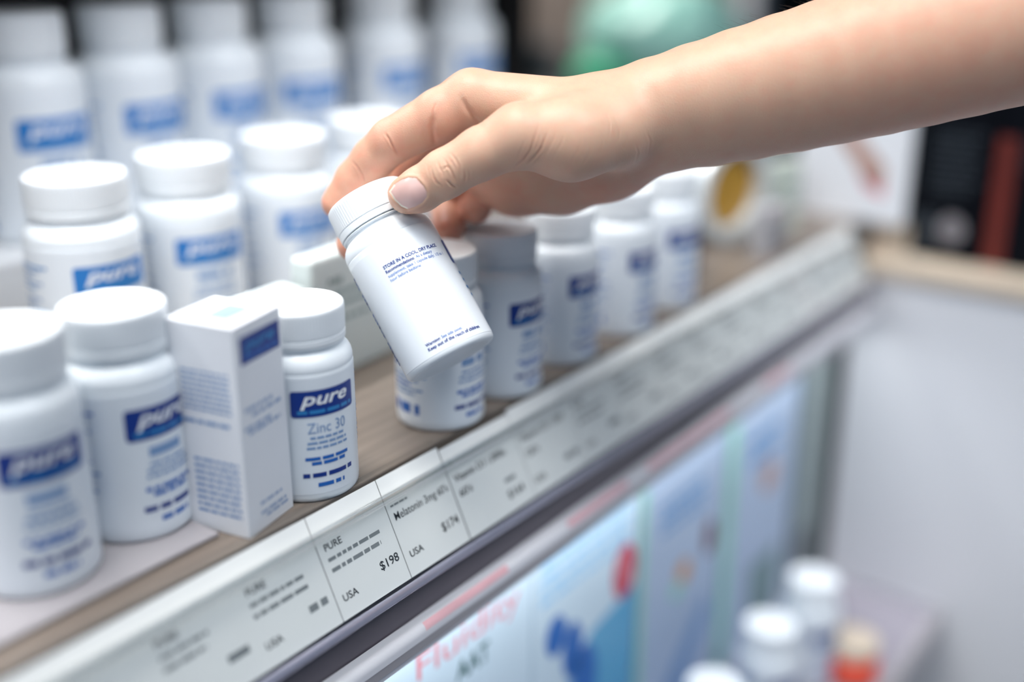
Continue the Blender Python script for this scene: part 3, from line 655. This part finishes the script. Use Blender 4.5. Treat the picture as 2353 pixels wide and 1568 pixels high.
CREASES = {'a': [[(-38.11, 91.56), (-37.0, 88.44), (-35.67, 86.22), (-35.22, 84.0)], [(-34.56, 92.67), (-32.56, 89.33), (-30.78, 86.22), (-28.56, 81.11)], [(-31.22, 95.78), (-28.78, 92.67), (-27.0, 89.33), (-26.33, 83.11)], [(-41.67, 88.89), (-40.11, 83.56), (-38.33, 80.89), (-35.67, 78.67)], [(-35.22, 87.56), (-33.44, 89.11), (-31.89, 88.0)], [(-33.44, 82.22), (-31.22, 80.0), (-28.33, 78.22)], [(-24.56, 87.56), (-23.67, 84.89), (-24.11, 81.33)], [(13.67, 110.67), (11.44, 103.11), (9.22, 96.89), (6.11, 92.44), (1.22, 88.44)], [(17.44, 105.33), (14.78, 98.22), (11.44, 93.78), (8.33, 90.44)], [(-65.0, 106.22), (-63.0, 103.56), (-60.56, 99.11), (-58.33, 95.11)], [(-81.89, 92.0), (-78.78, 88.44), (-76.56, 84.44), (-74.78, 77.78)], [(-39.0, 121.78), (-40.33, 117.56), (-40.78, 112.0)]], 'fine': [[(19.44, 110.22), (17.67, 104.89), (14.11, 96.44)], [(7.44, 104.89), (5.22, 98.67), (2.56, 92.89)], [(23.89, 109.78), (21.22, 103.11), (15.44, 91.56)], [(48.33, 116.0), (50.11, 110.89), (49.67, 103.56)], [(52.33, 114.67), (55.0, 107.56), (54.11, 100.89)], [(44.33, 107.56), (46.56, 102.67), (45.67, 96.44)], [(56.33, 109.78), (58.56, 103.11), (57.67, 97.56)], [(68.33, 108.0), (70.56, 102.0), (69.67, 96.0)], [(27.44, 107.56), (25.22, 100.89), (20.78, 93.11)], [(36.33, 105.33), (34.11, 97.56), (29.67, 90.89)], [(40.78, 100.89), (39.0, 94.22), (35.44, 88.89)], [(63.0, 100.89), (64.33, 96.44), (63.0, 90.89)], [(-43.67, 90.67), (-42.33, 85.78), (-40.56, 82.22)], [(-33.0, 93.78), (-30.33, 90.67), (-28.11, 87.11)], [(-22.56, 89.78), (-21.44, 85.33), (-21.89, 81.78)]], 'deep': [[(-25.89, 124.44), (-23.22, 119.11), (-19.67, 114.22), (-15.22, 109.33)], [(-40.11, 114.67), (-41.0, 108.67), (-39.44, 100.89)]]}
NAIL = [(-62.33, 76.22), (-59.89, 79.78), (-56.11, 82.44), (-52.56, 83.56), (-48.78, 83.11), (-45.22, 79.33), (-43.67, 76.44), (-43.44, 73.78), (-45.67, 70.67), (-49.22, 68.67), (-53.22, 67.33), (-56.56, 68.89), (-59.67, 72.0)]

def smooth_line(pts, n=15):      # even out a bone line so the limb tapers without kinks
    q = np.array(pts); t = np.concatenate([[0], np.cumsum(np.linalg.norm(np.diff(q[:, :3], axis=0), axis=1))]); t /= t[-1]
    s = np.linspace(0, 1, n); return [tuple(r) for r in np.stack([np.polyval(np.polyfit(t, q[:, k], 3), s) for k in range(4)], 1)]
for k_ in ('radius', 'ulna'): PTS[k_] = smooth_line(PTS[k_])
def _seg(P, a, b):
    a4, b4 = np.array(a), np.array(b); pa = P - a4[:3]; ba = b4[:3] - a4[:3]; r1, r2 = a4[3], b4[3]
    L2 = ba @ ba; h = np.clip((pa @ ba) / L2, 0, 1)
    # tapered capsule: shift along the axis to account for the slope
    rr = r1 - r2; il = 1.0 / math.sqrt(L2); a2 = L2 - rr * rr
    y = pa @ ba; z = y - L2; q = pa * L2 - y[:, None] * ba; x2 = np.einsum('ij,ij->i', q, q)
    y2 = y * y * L2; z2 = z * z * L2; k = np.sign(rr) * rr * rr * x2
    i2 = 1.0 / L2
    d = (np.sqrt(x2 * a2 * i2) + y * rr) * i2 - r1
    c1 = np.sign(z) * a2 * z2 > k; c2 = np.sign(y) * a2 * y2 < k
    d = np.where(c1, np.sqrt(x2 + z2) * i2 - r2, np.where(c2, np.sqrt(x2 + y2) * i2 - r1, d))
    return d
def smin(a, b, k):
    h = np.maximum(k - np.abs(a - b), 0) / k
    return np.minimum(a, b) - h * h * k * 0.25
def chain(P, pts, k):
    d = None
    for a, b in zip(pts[:-1], pts[1:]):
        e = _seg(P, a, b); d = e if d is None else smin(d, e, k)
    return d
def ell(P, c, r):
    q = (P - np.array(c)) / np.array(r); n = np.linalg.norm(q, axis=1)
    return (n - 1) * min(r)
def part_of(P, m, f):      # a piece of the field, evaluated only where it can matter
    d = np.full(len(P), 60.0)
    if m.any(): d[m] = f(P[m])
    return d
def _arm(P): return smin(chain(P, PTS['radius'], 6), chain(P, PTS['ulna'], 6), 16)
def _fingers(P):
    f = chain(P, PTS['index'], 2.5)
    for k in ('middle', 'ring', 'pinky'): f = smin(f, chain(P, PTS[k], 2.5), 1.6)
    return f
def _palm(P):
    palm = chain(P, PTS['mc_index'], 4)
    for k in ('mc_middle', 'mc_ring', 'mc_pinky', 'mid'): palm = smin(palm, chain(P, PTS[k], 4), 10)
    palm = smin(palm, chain(P, PTS['hypo'], 6), 12)
    return smin(palm, chain(P, PTS['pads'], 4), 7)
def hand_sdf(P):
    P = np.asarray(P, float); u = P[:, 0]
    palm = smin(part_of(P, u < 110, _palm), part_of(P, u > 0, _arm), 14)
    palm = smin(palm, part_of(P, u < 110, lambda q: chain(q, PTS['thenar'], 8)), 10)
    d = smin(palm, part_of(P, u < 50, lambda q: chain(q, PTS['thumb'], 3)), 4.5)
    return smin(d, part_of(P, u < 30, _fingers), 4.5)
def grad(P, e=0.2, d0=None):
    d0 = hand_sdf(P) if d0 is None else d0
    g = np.stack([hand_sdf(P + np.array(d) * e) - d0 for d in ((1, 0, 0), (0, 1, 0), (0, 0, 1))], 1)
    return g / np.maximum(np.linalg.norm(g, axis=1), 1e-9)[:, None]
def grow(h=0.7):
    al = math.radians(15.0); Rg = np.array([[math.cos(al), math.sin(al), 0], [-math.sin(al), math.cos(al), 0], [0, 0, 1]])   # grid along the forearm
    allp = np.array([p for v in PTS.values() for p in v]); g = allp[:, :3] @ Rg.T
    lo = (g - allp[:, 3:]).min(0) - 4; hi = (g + allp[:, 3:]).max(0) + 4
    B = 8; nb = np.ceil((hi - lo) / (h * B)).astype(int); N = nb * B
    bc = np.stack(np.meshgrid(*[np.arange(n) for n in nb], indexing='ij'), -1).reshape(-1, 3)
    cd = hand_sdf((lo + (bc + .5) * B * h - h / 2) @ Rg)
    Fg = np.repeat(np.repeat(np.repeat(np.where(cd < 0, -99, 99).astype(np.float32).reshape(nb), B, 0), B, 1), B, 2)
    act = bc[np.abs(cd) < B * h * 0.87 + 2.0]
    off = np.stack(np.meshgrid(*[np.arange(B)] * 3, indexing='ij'), -1).reshape(-1, 3)
    for i in range(0, len(act), 400):
        idx = (act[i:i + 400, None, :] * B + off[None]).reshape(-1, 3)
        Fg[idx[:, 0], idx[:, 1], idx[:, 2]] = hand_sdf((lo + idx * h) @ Rg)
    s = Fg < 0
    cell = np.zeros(N - 1, np.uint8)
    for dx in (0, 1):
        for dy in (0, 1):
            for dz in (0, 1): cell += s[dx:N[0] - 1 + dx, dy:N[1] - 1 + dy, dz:N[2] - 1 + dz]
    ci = np.argwhere((cell > 0) & (cell < 8)); del cell
    vid = -np.ones(N - 1, np.int32); vid[ci[:, 0], ci[:, 1], ci[:, 2]] = np.arange(len(ci))
    acc = np.zeros((len(ci), 3)); cnt = np.zeros(len(ci)); cor = [np.array(c) for c in ((0, 0, 0), (1, 0, 0), (0, 1, 0), (1, 1, 0), (0, 0, 1), (1, 0, 1), (0, 1, 1), (1, 1, 1))]
    for a in range(8):
        for ax in range(3):
            if cor[a][ax]: continue
            c0 = cor[a]; c1 = c0.copy(); c1[ax] = 1
            p, q = ci + c0, ci + c1; f0 = Fg[p[:, 0], p[:, 1], p[:, 2]].astype(float); f1 = Fg[q[:, 0], q[:, 1], q[:, 2]].astype(float)
            m = (f0 < 0) != (f1 < 0); t = np.where(m, f0 / np.where(m, f0 - f1, 1), 0)
            acc[m] += (p + t[:, None] * (q - p))[m]; cnt[m] += 1
    V = lo + acc / cnt[:, None] * h
    faces = []
    for ax in range(3):
        o1, o2 = (ax + 1) % 3, (ax + 2) % 3
        sl0 = [slice(1, N[k] - 1) for k in range(3)]; sl1 = list(sl0); sl0[ax] = slice(0, N[ax] - 1); sl1[ax] = slice(1, N[ax])
        A_, B_ = s[tuple(sl0)], s[tuple(sl1)]
        e = np.argwhere(A_ != B_); flip = A_[e[:, 0], e[:, 1], e[:, 2]]
        st = np.array([1, 1, 1]); st[ax] = 0; e = e + st
        def cid(d1, d2):
            c = e.copy(); c[:, o1] += d1; c[:, o2] += d2; return vid[c[:, 0], c[:, 1], c[:, 2]]
        Q = np.stack([cid(-1, -1), cid(0, -1), cid(0, 0), cid(-1, 0)], 1)
        Q[~flip] = Q[~flip][:, ::-1]; faces.append(Q)
    Fq = np.concatenate(faces); Fq = Fq[(Fq >= 0).all(1)]
    return V @ Rg, Fq
V, Fq = grow(0.58)
for _ in range(2):
    d_ = np.concatenate([hand_sdf(V[i:i + 60000]) for i in range(0, len(V), 60000)])
    if _ == 0: n_ = np.concatenate([grad(V[i:i + 60000], d0=d_[i:i + 60000]) for i in range(0, len(V), 60000)])
    V = V - n_ * np.clip(d_, -.5, .5)[:, None]
# skin folds: shallow grooves with a soft ridge beside them
def poly_dist(q, pl, param=False):
    best = np.full(len(q), 1e9); tp = np.zeros(len(q)); n = len(pl) - 1
    for k, (a, b) in enumerate(zip(pl[:-1], pl[1:])):
        a, b = np.array(a), np.array(b); t = np.clip(((q - a) @ (b - a)) / ((b - a) @ (b - a)), 0, 1)
        d = np.linalg.norm(q - a - t[:, None] * (b - a), axis=1); m = d < best; best[m] = d[m]; tp[m] = (k + t[m]) / n
    return (best, tp) if param else best
qn = V[:, :2] / (600.0 - V[:, 2:3]) * 600.0
front = n_[:, 2] > 0.05
disp = np.zeros(len(V)); fold = np.zeros(len(V))
for kind, pls in CREASES.items():
    for ip, pl in enumerate(pls):
        s_, a_ = (0.42, (0.60, 0.75, 0.48, 0.55)[ip % 4]) if kind == 'a' else (0.42, 0.17) if kind == 'fine' else (1.5, 1.3)
        x, tp = poly_dist(qn, pl, True); g = np.exp(-(x / s_) ** 2) * front * np.sqrt(np.clip(np.sin(math.pi * np.clip(tp, .02, .98)), 0, 1))
        disp += -a_ * g; fold = np.maximum(fold, g * (0.6 if kind == 'a' else 0.25))
        if kind != 'deep': disp += 0.35 * a_ * np.exp(-((x - 2.4 * s_) / (1.3 * s_)) ** 2) * front * np.clip(np.sin(math.pi * np.clip(tp, .02, .98)), 0, 1)
# nail bed: skin rises round the nail and dips under it
nail_c = np.mean(np.array(NAIL), axis=0)
near_thumb = (np.linalg.norm(qn - nail_c, axis=1) < 16) & front & (V[:, 2] > 0)
def inside(q, pl):
    c = np.zeros(len(q), bool); n = len(pl)
    for i in range(n):
        (x0, y0), (x1, y1) = pl[i], pl[(i + 1) % n]
        m = ((y0 > q[:, 1]) != (y1 > q[:, 1])) & (q[:, 0] < (x1 - x0) * (q[:, 1] - y0) / ((y1 - y0) or 1e-9) + x0); c ^= m
    return c
nd = poly_dist(qn, NAIL + NAIL[:1]); ins = inside(qn, NAIL)
disp += near_thumb * np.where(ins, -0.35, 0.38 * np.exp(-((nd - 0.9) / 0.9) ** 2))
# tendon and muscle relief
rg = np.random.RandomState(4); W3 = rg.normal(size=(10, 3)) / 14.0; ph3 = rg.uniform(0, 6.28, 10)
disp += 0.12 * np.sin(V @ W3.T + ph3).mean(1) * np.clip(1 - (V[:, 0] - 40) / 40, 0.15, 1)
V2 = V + n_ * disp[:, None]
pm = bpy.data.meshes.new('person')
pm.vertices.add(len(V2)); pm.vertices.foreach_set('co', (V2 * 0.001).astype(np.float32).ravel())
pm.loops.add(Fq.size); pm.loops.foreach_set('vertex_index', Fq.astype(np.int32).ravel())
pm.polygons.add(len(Fq)); pm.polygons.foreach_set('loop_start', np.arange(0, Fq.size, 4, dtype=np.int32))
pm.polygons.foreach_set('use_smooth', np.ones(len(Fq), bool))
pm.update(calc_edges=True); pm.validate()
# flush: redness of fingertips, palm, knuckles and folds as a property of the skin itself
red = np.zeros(len(V))
for k, sg, w in (('index', 16, .75), ('middle', 18, .8), ('ring', 18, .8), ('pinky', 18, .8)):
    for p in PTS[k][1:]: red = np.maximum(red, w * np.exp(-(np.linalg.norm(V - np.array(p[:3]), axis=1) / sg) ** 2))
for p, sg, w in ((PTS['thumb'][-1], 13, .45), (PTS['hypo'][0], 26, .8), (PTS['hypo'][1], 28, .8), (PTS['hypo'][3], 28, .7), (PTS['pads'][0], 18, .6), (PTS['pads'][1], 22, .7), (PTS['ulna'][7], 60, .35)):
    red = np.maximum(red, w * np.exp(-(np.linalg.norm(V - np.array(p[:3]), axis=1) / sg) ** 2))
red = np.clip(red + 0.35 * fold, 0, 1)
at_ = pm.attributes.new('flush', 'FLOAT', 'POINT'); at_.data.foreach_set('value', red.astype(np.float32))
def skin_mat():
    m = bpy.data.materials.new('skin'); m.use_nodes = True; nt = m.node_tree; b = nt.nodes['Principled BSDF']
    at = nt.nodes.new('ShaderNodeAttribute'); at.attribute_name = 'flush'
    tc = nt.nodes.new('ShaderNodeTexCoord')
    n1 = nt.nodes.new('ShaderNodeTexNoise'); n1.inputs['Scale'].default_value = 130; n1.inputs['Detail'].default_value = 5
    mr = nt.nodes.new('ShaderNodeMapRange'); mr.inputs[1].default_value = .35; mr.inputs[2].default_value = .7; mr.inputs[3].default_value = -0.08; mr.inputs[4].default_value = 0.20
    ad = nt.nodes.new('ShaderNodeMath'); ad.operation = 'ADD'; ad.use_clamp = True
    mx = nt.nodes.new('ShaderNodeMix'); mx.data_type = 'RGBA'
    mx.inputs[6].default_value = (0.665, 0.425, 0.30, 1); mx.inputs[7].default_value = (0.68, 0.285, 0.20, 1)
    n2 = nt.nodes.new('ShaderNodeTexVoronoi'); n2.inputs['Scale'].default_value = 1500
    n3 = nt.nodes.new('ShaderNodeTexNoise'); n3.inputs['Scale'].default_value = 420; n3.inputs['Detail'].default_value = 3
    bp = nt.nodes.new('ShaderNodeBump'); bp.inputs['Strength'].default_value = 0.24; bp.inputs['Distance'].default_value = 0.0003
    m2 = nt.nodes.new('ShaderNodeMath'); m2.operation = 'ADD'
    L = nt.links.new
    L(tc.outputs['Object'], n1.inputs['Vector']); L(n1.outputs['Fac'], mr.inputs[0]); L(at.outputs['Fac'], ad.inputs[0]); L(mr.outputs[0], ad.inputs[1])
    L(ad.outputs[0], mx.inputs[0]); L(mx.outputs[2], b.inputs['Base Color'])
    L(tc.outputs['Object'], n2.inputs['Vector']); L(tc.outputs['Object'], n3.inputs['Vector']); L(n2.outputs['Distance'], m2.inputs[0]); L(n3.outputs['Fac'], m2.inputs[1])
    L(m2.outputs[0], bp.inputs['Height']); L(bp.outputs['Normal'], b.inputs['Normal'])
    b.inputs['Roughness'].default_value = 0.43; b.inputs['Specular IOR Level'].default_value = 0.4
    b.inputs['Subsurface Weight'].default_value = 0.35; b.inputs['Subsurface Radius'].default_value = (1.0, 0.35, 0.2); b.inputs['Subsurface Scale'].default_value = 0.004
    return m
M['skin'] = skin_mat(); pm.materials.append(M['skin'])
person = tag(link('person', pm), 'bare forearm and hand of a person, lifting a white bottle by its cap', 'person')
HAND = Matrix(((0.59406159, 0.27667856, -0.75534085, 0.45320451), (-0.80441956, 0.20432634, -0.5578171, 0.33469026), (0.0, 0.93898867, 0.34394807, 1.06813116), (0, 0, 0, 1)))
person.matrix_world = HAND
# thumbnail: a curved plate laid on the thumb tip
def surface_w(q):      # nearest skin point towards the aisle along the line of q
    w = np.full(len(q), 60.0)
    for _ in range(60):
        P = np.stack([q[:, 0] * (600 - w) / 600, q[:, 1] * (600 - w) / 600, w], 1); w = w - np.clip(hand_sdf(P), -5, 5) * 0.8
    return w
na = np.array(NAIL); rows = 9; vs_, fs = [], []; nn = len(na)
ring_q = [nail_c[None, :]] + [nail_c + (na - nail_c) * (t / rows) for t in range(1, rows + 1)]
qq = np.concatenate(ring_q); ww = surface_w(qq)
PP = np.stack([qq[:, 0] * (600 - ww) / 600, qq[:, 1] * (600 - ww) / 600, ww], 1); gn = grad(PP)
tt = np.concatenate([[0]] + [[t / rows] * nn for t in range(1, rows + 1)])
lift = 0.30 - 0.45 * np.clip(tt - 0.85, 0, 1) / 0.15 * 0.6
tipw = np.clip((nail_c[0] - qq[:, 0]) / 9.0, 0, 1) ** 2; lift = lift + 0.55 * tipw
PV = PP + gn * lift[:, None]; PU = PP + gn * (lift - 0.45)[:, None]
def fan(b, flip):
    out = []
    for i in range(nn):
        j = (i + 1) % nn; out.append((b, b + 1 + i, b + 1 + j))
        for t in range(rows - 1): out.append((b + 1 + t * nn + i, b + 1 + (t + 1) * nn + i, b + 1 + (t + 1) * nn + j, b + 1 + t * nn + j))
    return [f[::-1] for f in out] if flip else out
fs = fan(0, False) + fan(len(PV), True)
o1, o2 = 1 + (rows - 1) * nn, len(PV) + 1 + (rows - 1) * nn
for i in range(nn): j = (i + 1) % nn; fs.append((o1 + i, o2 + i, o2 + j, o1 + j))
M['nail'] = mat('nail', (0.72, 0.46, 0.42), 0.26, noise=0.06, nscale=300, sss=0.2, spec=0.5)
M['nailtip'] = mat('nail_edge', (0.80, 0.70, 0.58), 0.35, noise=0.04)
me = mesh_from('thumbnail', np.concatenate([PV, PU]) * 0.001, fs, [M['nail'], M['nailtip']], smooth=True, angle=50)
bm = bmesh.new(); bm.from_mesh(me); bmesh.ops.recalc_face_normals(bm, faces=bm.faces[:])
edge_t = (rows - 1)
for f in bm.faces:
    c = f.calc_center_median() * 1000
    k = np.argmin(np.linalg.norm(PV - np.array(c), axis=1))
    if tt[k] > 0.86 and any(np.linalg.norm(qq[k] - na[i]) < 2.2 for i in (0, 11, 12, 10)): f.material_index = 1
bm.to_mesh(me); bm.free()
nl = link('thumbnail', me, person); nl['label'] = 'glossy pink thumbnail with a pale free edge'
# fine hairs on the upper side of the forearm
hv, hf = [], []; rg = np.random.RandomState(9)
cand = np.where((V[:, 0] > 95) & (V[:, 0] < 190) & (n_[:, 1] > 0.80) & (np.abs(n_[:, 2]) < 0.5))[0]
for i in rg.choice(cand, 70):
    p0 = V2[i]; n0 = n_[i]; dr = n0 * rg.uniform(.25, .6) + np.array([-1.0, 0.15, rg.uniform(-.3, .3)]) * 0.9; dr /= np.linalg.norm(dr); Lh = rg.uniform(4, 9)
    sd = np.cross(dr, n0); sd /= np.linalg.norm(sd); b = len(hv)
    for t, wd in ((0, .032), (.5, .026), (1, .008)):
        c = p0 + dr * Lh * t - n0 * (Lh * .12 * t * t)
        for ang in (0, 2.09, 4.19): hv.append(c + wd * (sd * math.cos(ang) + np.cross(sd, dr) * math.sin(ang)))
    for t in range(2):
        for q in range(3): hf.append((b + 3 * t + q, b + 3 * t + (q + 1) % 3, b + 3 * t + 3 + (q + 1) % 3, b + 3 * t + 3 + q))
M['hair'] = mat('dark_hair', (0.10, 0.065, 0.05), 0.5, noise=0.1)
ah = link('arm_hair', mesh_from('arm_hair', np.array(hv) * 0.001, hf, [M['hair']]), person); ah['kind'] = 'stuff'
bpy.context.view_layer.update()
